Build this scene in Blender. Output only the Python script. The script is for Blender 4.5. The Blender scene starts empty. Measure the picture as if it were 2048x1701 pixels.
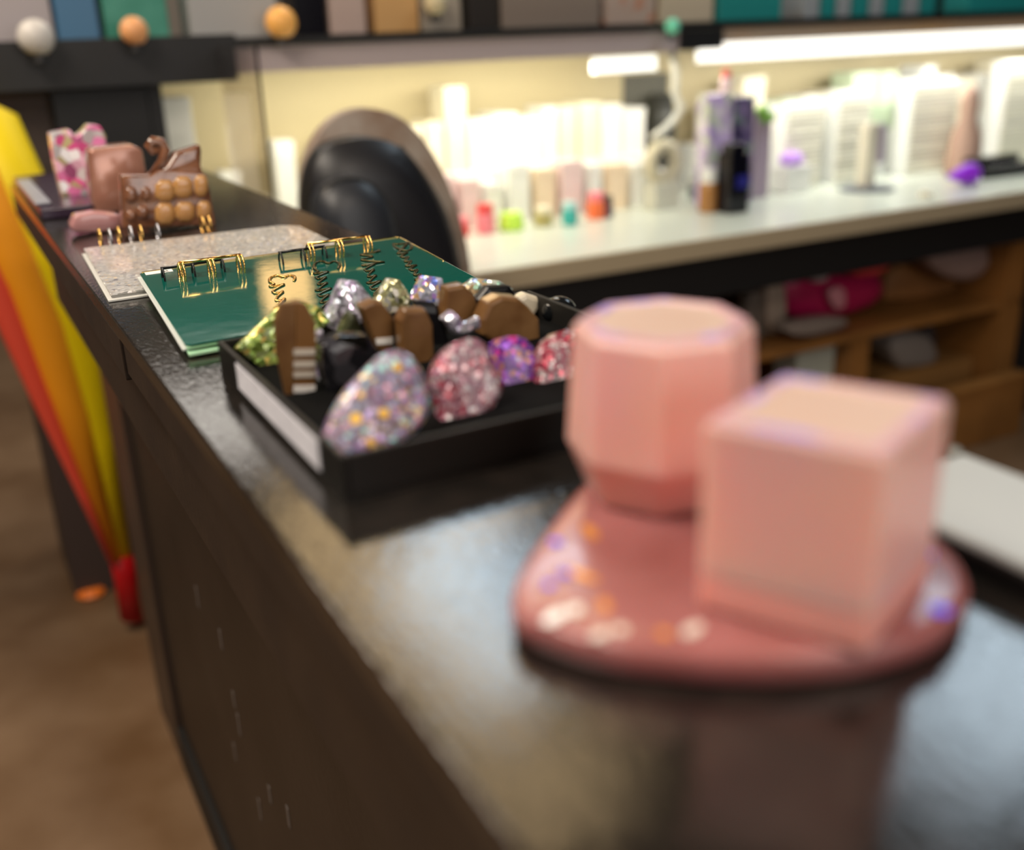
import bpy, bmesh, math, random
from mathutils import Vector, Matrix
random.seed(7)
C = bpy.context.scene
COL = C.collection
# ------------------------------------------------------------------ camera
FPX = 2086.0
XA = Vector((0.87700111, 0.19749291, -0.43802466))
YA = Vector((-0.47941777, 0.29884499, -0.82513652))
ZA = Vector((-0.03205714, 0.93364245, 0.35676899))
ROT = Matrix((XA, YA, ZA))            # camera space -> world
CAM = Vector((0, 0, 0.21))
cd = bpy.data.cameras.new('camera'); cam = bpy.data.objects.new('camera', cd); COL.objects.link(cam)
cam.matrix_world = Matrix.Translation(CAM) @ ROT.to_4x4()
cd.sensor_width = 36; cd.lens = FPX / 2048 * 36
cd.clip_start = 0.02; cd.clip_end = 50
cd.dof.use_dof = True; cd.dof.focus_distance = 0.88
cd.dof.aperture_fstop = cd.lens / 1000 / 0.014
C.camera = cam
# ------------------------------------------------------------------ world, exposure, lights
C.view_settings.view_transform = 'Standard'; C.view_settings.look = 'None'
C.view_settings.gamma = 1; C.view_settings.use_curve_mapping = False
C.view_settings.exposure = 0.0
C.cycles.use_denoising = True
C.cycles.max_bounces = 8
w = bpy.data.worlds.new('world'); C.world = w; w.use_nodes = True
w.node_tree.nodes['Background'].inputs[0].default_value = (0.55, 0.5, 0.45, 1)
w.node_tree.nodes['Background'].inputs[1].default_value = 0.12

def area(name, loc, sx, sy, power, col, rot=(0, 0, 0)):
    l = bpy.data.lights.new(name, 'AREA'); l.shape = 'RECTANGLE'; l.size = sx; l.size_y = sy
    l.energy = power; l.color = col
    o = bpy.data.objects.new(name, l); COL.objects.link(o); o.location = loc; o.rotation_euler = rot
    return o
PI = math.pi
CEIL = 1.62
COOL = (0.72, 0.88, 1.0); WARM = (1.0, 0.72, 0.42)
FIX = [(1.36, 2.85, .24, 1.0, 10, COOL, 'long narrow cool white ceiling panel above the desk'),
       (2.45, 1.60, .70, .60, 12, COOL, 'square cool ceiling panel right of the counter'),
       (1.04, 2.80, .16, 2.3, 9, (1.0, .70, .36), 'long narrow warm ceiling strip beside the cool panel'),
       (1.85, 3.75, .45, .5, 5, (1.0, .62, .25), 'small amber ceiling panel beyond the display'),
       (-.7, .6, .6, 1.2, 48, (1.0, .88, .74), 'warm ceiling panel left of the counter'),
       (.6, -.9, 1.2, .6, 26, (1.0, .86, .72), 'warm ceiling panel behind the camera end of counter'),
       (.75, 5.0, 1.3, .5, 12, (1.0, .93, .84), 'added wide ceiling panel far behind the display, lighting the back wall'),  # unseen light added for the back wall and the counter's reflections
       (-.75, 2.4, .5, 1.4, 40, (1.0, .84, .66), 'warm ceiling panel left of the umbrella')]
for f in FIX: area('ceiling_light_lamp', (f[0], f[1], CEIL - .03), f[2], f[3], f[4], f[5])
area('added_front_fill', (0.9, -2.38, 0.75), 2.4, 1.1, 27, (1.0, .96, .92), (PI / 2, 0, 0))  # unseen fill light added behind the camera for the pots' front faces
# lamps of the lit display above the desk
area('display_lamp', (1.25, 2.50, 0.118), 1.15, .05, 5.0, (1.0, 0.93, 0.72), (math.radians(25), 0, 0))
area('display_lamp', (2.95, 2.48, 0.098), 2.0, .05, 9.0, (1.0, 0.97, 0.86), (math.radians(15), 0, 0))

# ------------------------------------------------------------------ helpers
def ray(px, py):
    return ROT @ Vector(((px - 1024) / FPX, -(py - 850.5) / FPX, -1))
def onplane(px, py, p0, n):
    r = ray(px, py); t = (Vector(p0) - CAM).dot(n) / r.dot(n)
    return CAM + r * t
def aty(px, py, y): return onplane(px, py, (0, y, 0), Vector((0, 1, 0)))
def atz(px, py, z): return onplane(px, py, (0, 0, z), Vector((0, 0, 1)))

def mat(name, col, rough=.5, metal=0, trans=0, emit=None, estr=0, coat=0, sss=0, ior=1.45, alpha=1, bump=0, bscale=50, col2=None, cscale=20, spec=None, croughn=.05, bstretch=None, thr=None):
    m = bpy.data.materials.new(name); m.use_nodes = True
    nt = m.node_tree; b = nt.nodes['Principled BSDF']; I = b.inputs
    I['Base Color'].default_value = (*col, 1); I['Roughness'].default_value = rough
    I['Metallic'].default_value = metal; I['Transmission Weight'].default_value = trans
    I['Coat Weight'].default_value = coat; I['Coat Roughness'].default_value = croughn; I['IOR'].default_value = ior
    if spec is not None: I['Specular IOR Level'].default_value = spec
    if sss:
        I['Subsurface Weight'].default_value = sss; I['Subsurface Radius'].default_value = (1, .45, .35)
        I['Subsurface Scale'].default_value = .03
    if emit: I['Emission Color'].default_value = (*emit, 1); I['Emission Strength'].default_value = estr
    tc = nt.nodes.new('ShaderNodeTexCoord')
    if col2:
        n = nt.nodes.new('ShaderNodeTexNoise'); n.inputs['Scale'].default_value = cscale; n.inputs['Detail'].default_value = 6
        nt.links.new(tc.outputs['Object'], n.inputs['Vector'])
        r = nt.nodes.new('ShaderNodeValToRGB'); a, z = thr or (.35, .65)
        r.color_ramp.elements[0].position = a; r.color_ramp.elements[1].position = z
        r.color_ramp.elements[0].color = (*col, 1); r.color_ramp.elements[1].color = (*col2, 1)
        nt.links.new(n.outputs['Fac'], r.inputs['Fac']); nt.links.new(r.outputs['Color'], I['Base Color'])
    if bump:
        n = nt.nodes.new('ShaderNodeTexNoise'); n.inputs['Scale'].default_value = bscale; n.inputs['Detail'].default_value = 4
        src = tc.outputs['Object']
        if bstretch:
            mp = nt.nodes.new('ShaderNodeMapping'); mp.inputs['Scale'].default_value = bstretch
            nt.links.new(src, mp.inputs['Vector']); src = mp.outputs['Vector']
        nt.links.new(src, n.inputs['Vector'])
        bp = nt.nodes.new('ShaderNodeBump'); bp.inputs['Strength'].default_value = bump; bp.inputs['Distance'].default_value = .002
        nt.links.new(n.outputs['Fac'], bp.inputs['Height']); nt.links.new(bp.outputs['Normal'], I['Normal'])
    return m

def glitter(name, base, cols, scale=260, rough=.25, metal=.35, frac=.5, trans=.0, sss=0):
    """resin with coloured flakes: voronoi cells pick a colour, some cells stay the base colour"""
    m = mat(name, base, rough, metal=0, trans=trans, coat=.6, sss=sss)
    nt = m.node_tree; b = nt.nodes['Principled BSDF']
    tc = nt.nodes.new('ShaderNodeTexCoord'); v = nt.nodes.new('ShaderNodeTexVoronoi'); v.inputs['Scale'].default_value = scale
    nt.links.new(tc.outputs['Object'], v.inputs['Vector'])
    sp = nt.nodes.new('ShaderNodeSeparateColor'); nt.links.new(v.outputs['Color'], sp.inputs['Color'])
    r = nt.nodes.new('ShaderNodeValToRGB'); r.color_ramp.interpolation = 'CONSTANT'
    els = r.color_ramp.elements; n = len(cols)
    els[0].position = 0; els[0].color = (*cols[0], 1); els[1].position = 1 / n if n > 1 else 1; els[1].color = (*cols[min(1, n - 1)], 1)
    for i in range(2, n):
        e = els.new(i / n); e.color = (*cols[i], 1)
    nt.links.new(sp.outputs[0], r.inputs['Fac'])
    lt = nt.nodes.new('ShaderNodeMath'); lt.operation = 'LESS_THAN'; lt.inputs[1].default_value = frac
    nt.links.new(sp.outputs[1], lt.inputs[0])
    mx = nt.nodes.new('ShaderNodeMix'); mx.data_type = 'RGBA'; mx.inputs['A'].default_value = (*base, 1)
    nt.links.new(lt.outputs[0], mx.inputs['Factor']); nt.links.new(r.outputs['Color'], mx.inputs['B'])
    nt.links.new(mx.outputs['Result'], b.inputs['Base Color'])
    mm = nt.nodes.new('ShaderNodeMath'); mm.operation = 'MULTIPLY'; mm.inputs[1].default_value = metal
    nt.links.new(lt.outputs[0], mm.inputs[0]); nt.links.new(mm.outputs[0], b.inputs['Metallic'])
    # every flake tilts its own way
    sub = nt.nodes.new('ShaderNodeVectorMath'); sub.operation = 'SUBTRACT'; sub.inputs[1].default_value = (.5, .5, .5)
    nt.links.new(v.outputs['Color'], sub.inputs[0])
    sc = nt.nodes.new('ShaderNodeVectorMath'); sc.operation = 'SCALE'; sc.inputs['Scale'].default_value = .7
    nt.links.new(sub.outputs[0], sc.inputs[0])
    ge = nt.nodes.new('ShaderNodeNewGeometry'); ad = nt.nodes.new('ShaderNodeVectorMath')
    nt.links.new(ge.outputs['Normal'], ad.inputs[0]); nt.links.new(sc.outputs[0], ad.inputs[1])
    nm = nt.nodes.new('ShaderNodeVectorMath'); nm.operation = 'NORMALIZE'; nt.links.new(ad.outputs[0], nm.inputs[0])
    nt.links.new(nm.outputs[0], b.inputs['Normal'])
    return m

def stripes(name, ca, cb, scale, axis='Z', rough=.4, thr=.5):
    m = mat(name, ca, rough); nt = m.node_tree; b = nt.nodes['Principled BSDF']
    tc = nt.nodes.new('ShaderNodeTexCoord'); wv = nt.nodes.new('ShaderNodeTexWave'); wv.bands_direction = axis
    wv.inputs['Scale'].default_value = scale; nt.links.new(tc.outputs['Object'], wv.inputs['Vector'])
    r = nt.nodes.new('ShaderNodeValToRGB'); r.color_ramp.interpolation = 'CONSTANT'
    r.color_ramp.elements[0].color = (*ca, 1); r.color_ramp.elements[1].color = (*cb, 1); r.color_ramp.elements[1].position = thr
    nt.links.new(wv.outputs['Fac'], r.inputs['Fac']); nt.links.new(r.outputs['Color'], b.inputs['Base Color'])
    return m

class BM:
    def __init__(s): s.b = bmesh.new()
    def box(s, x0, x1, y0, y1, z0, z1):
        v = [s.b.verts.new((x, y, z)) for x in (x0, x1) for y in (y0, y1) for z in (z0, z1)]
        for f in ((0, 1, 3, 2), (4, 6, 7, 5), (0, 4, 5, 1), (2, 3, 7, 6), (0, 2, 6, 4), (1, 5, 7, 3)): s.b.faces.new([v[i] for i in f])
        return s
    def loft(s, rings, cap=True, closed=True):
        R = [[s.b.verts.new(p) for p in r] for r in rings]; n = len(R[0])
        for a, b in zip(R, R[1:]):
            for i in range(n if closed else n - 1):
                s.b.faces.new((a[i], a[(i + 1) % n], b[(i + 1) % n], b[i]))
        if cap: s.b.faces.new(R[0][::-1]); s.b.faces.new(R[-1])
        return s
    def prism(s, pts, ext, dome=0, inset=.6):
        pts = [Vector(p) for p in pts]; ext = Vector(ext); c = sum(pts, Vector()) / len(pts); n = ext.normalized()
        rings = [[p + ext for p in pts], pts]
        if dome: 
            rings.append([c + (p - c) * (1 - (1 - inset) * .45) - n * dome * .65 for p in pts])
            rings.append([c + (p - c) * inset - n * dome for p in pts])
        return s.loft(rings)
    def lathe(s, c, prof, n=24, axis='Z'):
        rings = []
        for r, h in prof:
            rings.append([Vector(c) + Vector((r * math.cos(2 * PI * i / n), r * math.sin(2 * PI * i / n), h)) for i in range(n)])
        return s.loft(rings)
    def tube(s, pts, r, n=8, closed=False):
        pts = [Vector(p) for p in pts]; rings = []; up = None
        for i, p in enumerate(pts):
            a = pts[i - 1] if (i or closed) else p; b = pts[(i + 1) % len(pts)] if (i < len(pts) - 1 or closed) else p
            t = (b - a).normalized()
            if up is None: up = t.orthogonal().normalized()
            up = (up - t * up.dot(t)).normalized(); sd = t.cross(up)
            rr = r[i] if isinstance(r, (list, tuple)) else r
            rings.append([p + (up * math.cos(2 * PI * k / n) + sd * math.sin(2 * PI * k / n)) * rr for k in range(n)])
        if closed: rings.append(rings[0]); return s.loft(rings, cap=False)
        return s.loft(rings)
    def sphere(s, c, r, sc=(1, 1, 1), u=16, v=10):
        m = Matrix.Translation(c) @ Matrix.Diagonal((r * sc[0], r * sc[1], r * sc[2], 1))
        bmesh.ops.create_uvsphere(s.b, u_segments=u, v_segments=v, radius=1, matrix=m); return s

def obj(name, b, m, parent=None, bevel=0, smooth=False, seg=2):
    if isinstance(b, BM): b = b.b
    bmesh.ops.remove_doubles(b, verts=b.verts, dist=1e-6)
    bmesh.ops.recalc_face_normals(b, faces=b.faces)
    off = Vector((0, 0, 0)); p = parent
    while p: off += p.location; p = p.parent
    if parent is None:
        zs = [v.co.z for v in b.verts]; n = len(b.verts); c = sum((v.co for v in b.verts), Vector()) / n
        off = Vector((c.x, c.y, min(zs)))
    bmesh.ops.translate(b, verts=b.verts, vec=-off)
    me = bpy.data.meshes.new(name); b.to_mesh(me); b.free()
    o = bpy.data.objects.new(name, me); COL.objects.link(o); me.materials.append(m)
    if parent: o.parent = parent
    else: o.location = off
    if smooth:
        for f in me.polygons: f.use_smooth = True
    if bevel:
        md = o.modifiers.new('bevel', 'BEVEL'); md.width = bevel; md.segments = seg; md.limit_method = 'ANGLE'; md.angle_limit = .6
        if smooth: 
            for f in me.polygons: f.use_smooth = True
    return o
def tag(o, label, cat, group=None, kind=None):
    o['label'] = label; o['category'] = cat
    if group: o['group'] = group
    if kind: o['kind'] = kind
    return o
def thing(name, loc, label, cat, group=None):
    o = bpy.data.objects.new(name, None); COL.objects.link(o); o.location = loc; o.empty_display_size = .05
    return tag(o, label, cat, group)
def struct(name, b, m, bevel=0):
    o = obj(name, b, m, bevel=bevel); o['kind'] = 'structure'; return o
def chaikin(p, k=2):
    for _ in range(k):
        q = []
        for a, b in zip(p, p[1:] + p[:1]):
            q += [(a[0] * .75 + b[0] * .25, a[1] * .75 + b[1] * .25), (a[0] * .25 + b[0] * .75, a[1] * .25 + b[1] * .75)]
        p = q
    return p
def slab(px, y, th, tilt=0, zref=0, k=0, dome=0, inset=.6, yaw=0):
    """a solid with real thickness: outline measured on an upright (or leaning) plane at distance y"""
    if k: px = chaikin(px, k)
    n = Vector((math.sin(yaw) * math.cos(tilt), -math.cos(yaw) * math.cos(tilt), math.sin(tilt)))
    x0 = aty(sum(p[0] for p in px) / len(px), sum(p[1] for p in px) / len(px), y).x
    pts = [onplane(a, b, (x0, y, zref), n) for a, b in px]
    return BM().prism(pts, -n * th, dome, inset)

# ------------------------------------------------------------------ setting
FZ = -1.07
m_floor = mat('floor_concrete', (.125, .070, .034), .33, col2=(.21, .135, .08), cscale=3.5, bump=.15, bscale=40, spec=.35)
m_wall = mat('wall_dark', (.045, .036, .032), .7)
m_ceil = mat('ceiling_brown', (.30, .19, .10), .8, col2=(.05, .04, .03), cscale=1.6)
struct('floor', BM().box(-3.2, 6.5, -2.5, 6.2, FZ - .05, FZ), m_floor)
struct('ceiling', BM().box(-3.2, 6.5, -2.5, 6.2, CEIL + .03, CEIL + .08), m_ceil)
struct('wall_left', BM().box(-3.3, -3.2, -2.5, 6.2, FZ, CEIL + .03), mat('wall_left_paint', (.10, .075, .06), .7))
struct('wall_right', BM().box(6.5, 6.6, -2.5, 6.2, FZ, CEIL + .03), m_wall)
struct('wall_back', BM().box(-3.2, 6.5, 6.2, 6.3, FZ, CEIL + .03), mat('wall_back_paint', (.30, .27, .24), .8))
struct('wall_front', BM().box(-3.2, 6.5, -2.6, -2.5, FZ, CEIL + .03), mat('wall_front_paint', (.2, .17, .14), .7))
wb = BM()
for q in ((-.36, 2.16, 1.31, 1.37), (-.36, 2.16, .13, .19), (-.36, -.30, .19, 1.31), (2.10, 2.16, .19, 1.31), (.88, .92, .19, 1.31)): wb.box(q[0], q[1], -2.47, -2.36, q[2], q[3])
struct('added_fill_frame', wb, mat('fill_frame_paint', (.5, .5, .5), .5))  # frame made up to go with the added fill light, out of view
m_fix = mat('fixture_metal', (.5, .5, .48), .5)
for (x, y, sx, sy, _p, _c, l) in FIX:
    tag(obj('ceiling_light', BM().box(x - sx / 2 - .03, x + sx / 2 + .03, y - sy / 2 - .03, y + sy / 2 + .03, CEIL - .02, CEIL + .03), m_fix), l, 'ceiling light')

# added amber lantern, unseen, put in for the gold reflection on the green cover
hl = thing('added_lantern', (1.55, 5.4, 1.2), 'added amber square lantern, unseen far behind the display, for warm reflections', 'lantern')
obj('added_lantern_shade', BM().box(1.44, 1.66, 5.3, 5.5, 1.20, 1.48), mat('added_lantern_glow', (1, .6, .25), .5, emit=(1, .60, .22), estr=1.8), hl, bevel=.01)
obj('cord', BM().tube([Vector((1.55, 5.4, 1.48)), Vector((1.55, 5.4, CEIL + .03))], .006), m_wall, hl)
# ------------------------------------------------------------------ counter
m_top = mat('counter_top_paint', (.009, .008, .007), .09, bump=.13, bscale=420, spec=.8, col2=(.016, .013, .011), cscale=60, bstretch=(1, .35, 1))
m_fas = mat('counter_wood_dark', (.028, .017, .011), .5, bump=.2, bscale=120, col2=(.018, .011, .008), cscale=14)
m_body = mat('counter_body_dark', (.015, .010, .007), .45, bump=.2, bscale=60, col2=(.022, .015, .011), cscale=7)
cn = thing('bar_counter', (.25, .65, FZ), 'long dark brown painted wooden counter with glossy narrow top', 'counter')
obj('countertop', BM().box(.1035, .402, -.7, 1.90, -.014, 0), m_top, cn, bevel=.0012)
obj('fascia', BM().box(.106, .128, -.7, .862, -.044, -.0141), m_fas, cn, bevel=.001)
obj('fascia', BM().box(.104, .128, .864, 1.89, -.050, -.0141), m_fas, cn, bevel=.001)
obj('front_panel', BM().box(.200, .39, -.7, 1.72, FZ, -.0142), m_body, cn)
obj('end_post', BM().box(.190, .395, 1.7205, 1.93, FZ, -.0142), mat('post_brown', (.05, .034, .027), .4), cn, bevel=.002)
obj('bracket_panel', BM().box(.1285, .1995, -.7, 1.72, -.16, -.0142), m_fas, cn)
obj('foot_shade_strip', BM().box(.190, .1995, -.7, 1.72, FZ, FZ + .09), mat('foot_shade_black', (.004, .004, .004), .6), cn)  # black strip stands in for the shade along the counter's foot
m_scuff = mat('scuff_pale', (.13, .115, .11), .5)
for (px, py, hh) in ((395, 1195, .016), (442, 1280, .014), (468, 1400, .012), (478, 1450, .016), (470, 1505, .014), (540, 1590, .012), (520, 1620, .016), (577, 1635, .014)):
    q = onplane(px, py, (.2, 0, 0), Vector((1, 0, 0)))
    obj('scuff_mark', BM().box(.1994, .19998, q.y - .004, q.y + .004, q.z - hh, q.z + hh), m_scuff, cn)

# ------------------------------------------------------------------ pink resin pieces
pk = (.80, .40, .35)
irid = [(.55, .35, 1), (.95, .75, .5), (.4, .45, 1), (1, .6, .35), (.7, .9, .8), (.95, .6, .8)]
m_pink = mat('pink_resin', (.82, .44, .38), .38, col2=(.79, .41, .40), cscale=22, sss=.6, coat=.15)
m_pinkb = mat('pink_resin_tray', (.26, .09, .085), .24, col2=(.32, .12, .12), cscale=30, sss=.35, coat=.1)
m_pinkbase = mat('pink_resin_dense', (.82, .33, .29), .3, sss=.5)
m_cream = mat('pot_inside_cream', (.72, .48, .38), .4, sss=.3)
m_lilac = mat('lilac_rim', (.76, .38, .42), .3, col2=(.50, .32, .80), cscale=55, thr=(.5, .64), sss=.4)
# round base tray
TRAYPTS = chaikin([(.151, .287), (.165, .257), (.185, .238), (.205, .223), (.228, .211), (.251, .205), (.277, .205), (.308, .218), (.326, .25), (.331, .30), (.31, .355), (.262, .384), (.236, .374), (.207, .351), (.168, .316), (.156, .300)], 2)
def disc(c, r):
    k = r / .081
    return [(c[0] + (x - c[0]) * k, c[1] + (y - c[1]) * k) for x, y in TRAYPTS]
dc = (.240, .290)
rp = thing('resin_tray', (dc[0], dc[1], 0), 'rounded pink glitter resin tray lying on the counter under both pots', 'tray')
b = BM()
prof = [(.97, .0008), (1.0, .003), (1.0, .010), (.985, .0128), (.95, .0134)]
b.loft([[Vector((x, y, z)) for x, y in disc(dc, .081 * s)] for s, z in prof])
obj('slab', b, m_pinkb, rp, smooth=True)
m_foil = mat('orange_foil', (1, .45, .1), .25, metal=.6); m_blue = mat('violet_sequin', (.12, .06, .9), .3, metal=.3); m_sil = mat('pale_sequin', (.85, .8, .72), .25, metal=.3)
def fleck(px, py, L, W, ang, m, z=.0136):
    L *= 1.3; W *= 1.3; c = atz(px, py, z); u = Vector((math.cos(ang), math.sin(ang), 0)); v = Vector((-u.y, u.x, 0))
    obj('sequin', BM().prism([c + u * L * math.cos(t) + v * W * math.sin(t) for t in [k * PI / 4 for k in range(8)]], (0, 0, .0006)), m, rp)
for a in ((1163, 1152, .0065, .0018, 1.9, m_foil), (1180, 1065, .006, .002, 1.4, m_foil), (1210, 1212, .0035, .0016, 1.2, m_foil), (1328, 1270, .002, .002, 0, m_foil),
          (1132, 1148, .002, .002, 0, m_blue), (1112, 1086, .002, .002, 0, m_blue), (1098, 1172, .0016, .0016, 0, m_blue), (1880, 1222, .0028, .0028, 0, m_blue), (1855, 1110, .002, .002, 0, m_blue),
          (1110, 1236, .005, .0022, .4, m_sil), (1200, 1272, .003, .0018, .2, m_sil), (1385, 1262, .004, .002, .3, m_sil), (1240, 1262, .002, .002, 0, m_sil), (1150, 1222, .003, .002, .6, m_sil)): fleck(*a)
# square pot
Fp, Lp, Rp = Vector((.2365, .2035, 0)), Vector((.2085, .2565, 0)), Vector((.2925, .2270, 0))
u1 = (Lp - Fp); u2 = (Rp - Fp)
def sq(s, z, c=(Fp + Lp + Rp + (Lp + Rp - Fp)) / 4):
    P4 = [Fp, Rp, Lp + Rp - Fp, Lp]
    return [c + (p - c) * s + Vector((0, 0, z)) for p in P4]
cc = (Lp + Rp) / 2
sp = thing('square_pot', (cc.x, cc.y, .0136), 'square frosted pink resin pot with open top standing on the pink tray', 'pot')
obj('pot_wall', BM().loft([sq(.99, .0275), sq(1.0, .0285), sq(1.0, .083), sq(.985, .0844)]).b, m_pink, sp, bevel=.0022, smooth=False, seg=3)
obj('pot_base', BM().loft([sq(.97, .0137), sq(1.0, .016), sq(1.0, .0274)]), m_pinkbase, sp, bevel=.001)
obj('pot_rim', BM().loft([sq(.955, .0844), sq(.955, .0856), sq(.80, .0856), sq(.78, .0845)]), m_lilac, sp, bevel=.0006)
obj('pot_inside', BM().loft([sq(.79, .0845), sq(.79, .0853), sq(.76, .0853), sq(.75, .0848)]), m_cream, sp)
# faceted pot
gc = Vector((.259, .348, 0))
def octo(r, z, n=8, ph=.15): return [gc + Vector((r * math.cos(2 * PI * i / n + ph), r * math.sin(2 * PI * i / n + ph), z)) for i in range(n)]
fp = thing('faceted_pot', (gc.x, gc.y, .0136), 'eight-sided frosted pink resin pot with tapered foot at the rear of the pink tray', 'pot')
b = BM(); b.loft([octo(.0320, .0137), octo(.0335, .016), octo(.0420, .037), octo(.0385, .0885), octo(.0365, .091)])
obj('pot_wall', b, m_pink, fp, bevel=.0015)
obj('pot_rim', BM().loft([octo(.0355, .091), octo(.035, .0925), octo(.031, .0925), octo(.030, .0912)]), m_lilac, fp)
obj('pot_inside', BM().loft([octo(.030, .0912), octo(.029, .0919), octo(.02, .0915)]), m_cream, fp)

# ------------------------------------------------------------------ white flat case along the counter's right edge
wc = thing('flat_case', (.37, .2, 0), 'flat white topped case with black sides at the right edge of the counter', 'case')
obj('case_body', BM().box(.330, .398, .02, .300, .0003, .0110), mat('case_black', (.004, .004, .004), .4), wc, bevel=.001)
obj('case_lid', BM().box(.3305, .4, .02, .300, .0111, .0150), mat('case_white', (.36, .38, .38), .4), wc, bevel=.001)

# ------------------------------------------------------------------ black tray with resin pieces
m_blk = mat('tray_black', (.012, .011, .010), .38, spec=.3); m_foam = mat('foam_black', (.003, .003, .003), .9, spec=.1)
tr = thing('display_tray', (.25, .54, 0), 'black rectangular tray with a white side label, filled with resin pieces', 'tray')
x0, x1, y0, y1 = .1405, .375, .437, .672
obj('tray_base', BM().box(x0, x1, y0, y1, .0003, .003), m_blk, tr)
for i, a in enumerate(((x0, x0 + .003, y0, y1), (x1 - .003, x1, y0, y1), (x0 + .0031, x1 - .0031, y0, y0 + .003), (x0 + .0031, x1 - .0031, y1 - .003, y1))):
    obj('tray_side', BM().box(a[0], a[1], a[2], a[3], .0031, .0245), m_blk, tr, bevel=.0008)
obj('foam_liner', BM().box(x0 + .0032, x1 - .0032, y0 + .0032, y1 - .0032, .0031, .0085), m_foam, tr)
m_lab = mat('label_white', (.80, .80, .88), .5, col2=(.68, .68, .76), cscale=90)
obj('paper_label', BM().box(x0 - .0006, x0, .470, .625, .005, .0215), m_lab, tr)

HOLO = [(.30, .40, .62), (.55, .25, .38), (.25, .55, .55), (.5, .42, .55), (.28, .18, .42), (.35, .32, .42), (.75, .62, .3), (.22, .35, .62), (.45, .25, .38), (.30, .28, .36)]
g_multi = glitter('holo_multi', (.26, .20, .28), HOLO, 430, .3, .3, .75)
g_pink = glitter('pink_red_glitter', (.22, .08, .11), [(.32, .14, .20), (.45, .28, .33), (.35, .04, .07), (.6, .55, .58), (.28, .10, .16), (.4, .22, .3)], 430, .22, .3, .8)
g_purp = glitter('purple_glitter', (.13, .03, .25), [(.2, .05, .45), (.6, .05, .3), (.35, .1, .6), (.7, .3, .2), (.15, .05, .3)], 330, .2, .3, .6)
g_crim = glitter('crimson_silver', (.28, .03, .06), [(.5, .45, .46), (.35, .03, .06), (.25, .02, .05), (.42, .3, .34)], 520, .2, .4, .75)
g_lime = glitter('lime_glitter', (.30, .42, .10), [(.45, .6, .15), (.9, .7, .2), (.25, .4, .08), (.6, .75, .3), (.2, .3, .05)], 340, .18, .5, .75)
g_clear = glitter('clear_holo', (.42, .40, .48), [(.7, .7, .85), (.35, .32, .4), (.6, .5, .75), (.8, .85, .9), (.3, .3, .35)], 300, .1, .5, .8)
g_olive = glitter('olive_holo', (.30, .30, .16), [(.7, .66, .4), (.2, .22, .1), (.85, .85, .8), (.4, .4, .2)], 280, .1, .5, .8)
g_bluev = glitter('blue_holo', (.35, .36, .50), [(.2, .3, .9), (.75, .8, .9), (.5, .3, .8), (.9, .6, .3), (.55, .6, .75)], 300, .1, .5, .8)
g_opal = glitter('opal_holo', (.50, .55, .48), [(.9, .9, .8), (.5, .8, .6), (.4, .5, .8), (.95, .7, .4), (.7, .75, .7)], 320, .12, .5, .8)
g_blk = glitter('black_facets', (.008, .008, .01), [(.02, .02, .025), (.05, .05, .06), (.005, .005, .005)], 90, .12, .2, .6)
m_wd = mat('brown_resin_edge', (.13, .058, .018), .3, col2=(.21, .11, .042), cscale=45, coat=.5)
m_wds = stripes('brown_edge_striped', (.16, .08, .03), (.7, .66, .6), 19, 'Z', .3, .62)
def piece(name, label, parts, group='resin pieces in the black tray', cat='resin piece'):
    c = aty(parts[0][1][0][0], parts[0][1][0][1], parts[0][2])
    t = thing(name, (c.x, parts[0][2], .0086), label, cat, group)
    for nm, px, y, th, m, kw in parts:
        kw = dict(kw); bv = kw.pop('bevel', .0008); sm = kw.pop('smooth', False)
        obj(nm, slab(px, y, th, **kw), m, t, bevel=bv, smooth=sm)
    return t
def t1(name, label, px, y, th, m, group='resin pieces in the black tray', cat='resin piece', bevel=.0008, smooth=False, **kw):
    return tag(obj(name, slab(px, y, th, **kw), m, bevel=bevel, smooth=smooth), label, cat, group)
# front row
ms = piece('resin_slab', 'largest teardrop resin slab with blue, pink and gold holographic glitter at the front left of tray', [
    ('slab', [(648, 905), (652, 860), (690, 785), (745, 728), (772, 703), (800, 699), (832, 718), (866, 790), (852, 845), (795, 895), (735, 930), (670, 930)], .478, .009, g_multi, dict(k=1, dome=.003, inset=.84, tilt=.35, zref=.02, bevel=.0006))])
for (a, c2, rr) in ((712, 838, 13), (768, 827, 11), (742, 885, 9), (748, 910, 8), (795, 735, 9), (722, 790, 7)):
    obj('sequin', slab([(a + rr * math.cos(t), c2 + rr * math.sin(t)) for t in [k * PI / 3 for k in range(6)]], .4735, .0008, tilt=.35, zref=.02), mat('gold_sequin', (1, .62, .10), .3, metal=.3), ms)
t1('resin_slab', 'rosy pink and clear glitter teardrop slab, second along the front of tray', [(850, 888), (880, 850), (880, 800), (862, 760), (880, 710), (925, 675), (968, 680), (985, 720), (1010, 762), (1000, 800), (960, 845), (890, 885)], .50, .009, g_pink, k=1, dome=.0025, inset=.82, tilt=.35, zref=.02, bevel=.0006)
t1('resin_slab', 'deep purple domed glitter piece behind the rosy teardrop', [(985, 690), (1010, 673), (1045, 672), (1072, 700), (1076, 760), (1050, 800), (1010, 830), (1000, 780)], .535, .010, g_purp, k=1, dome=.004, inset=.7, tilt=.3, zref=.02, bevel=.0006)
t1('resin_slab', 'crimson and silver streaked slab at the right of the front row', [(1040, 832), (1075, 770), (1075, 710), (1100, 670), (1150, 655), (1200, 650), (1200, 790), (1150, 815)], .525, .009, g_crim, k=1, dome=.003, tilt=.35, zref=.02)
m_dot = mat('gold_sequin', (1, .62, .08), .3, metal=.4)
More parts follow.
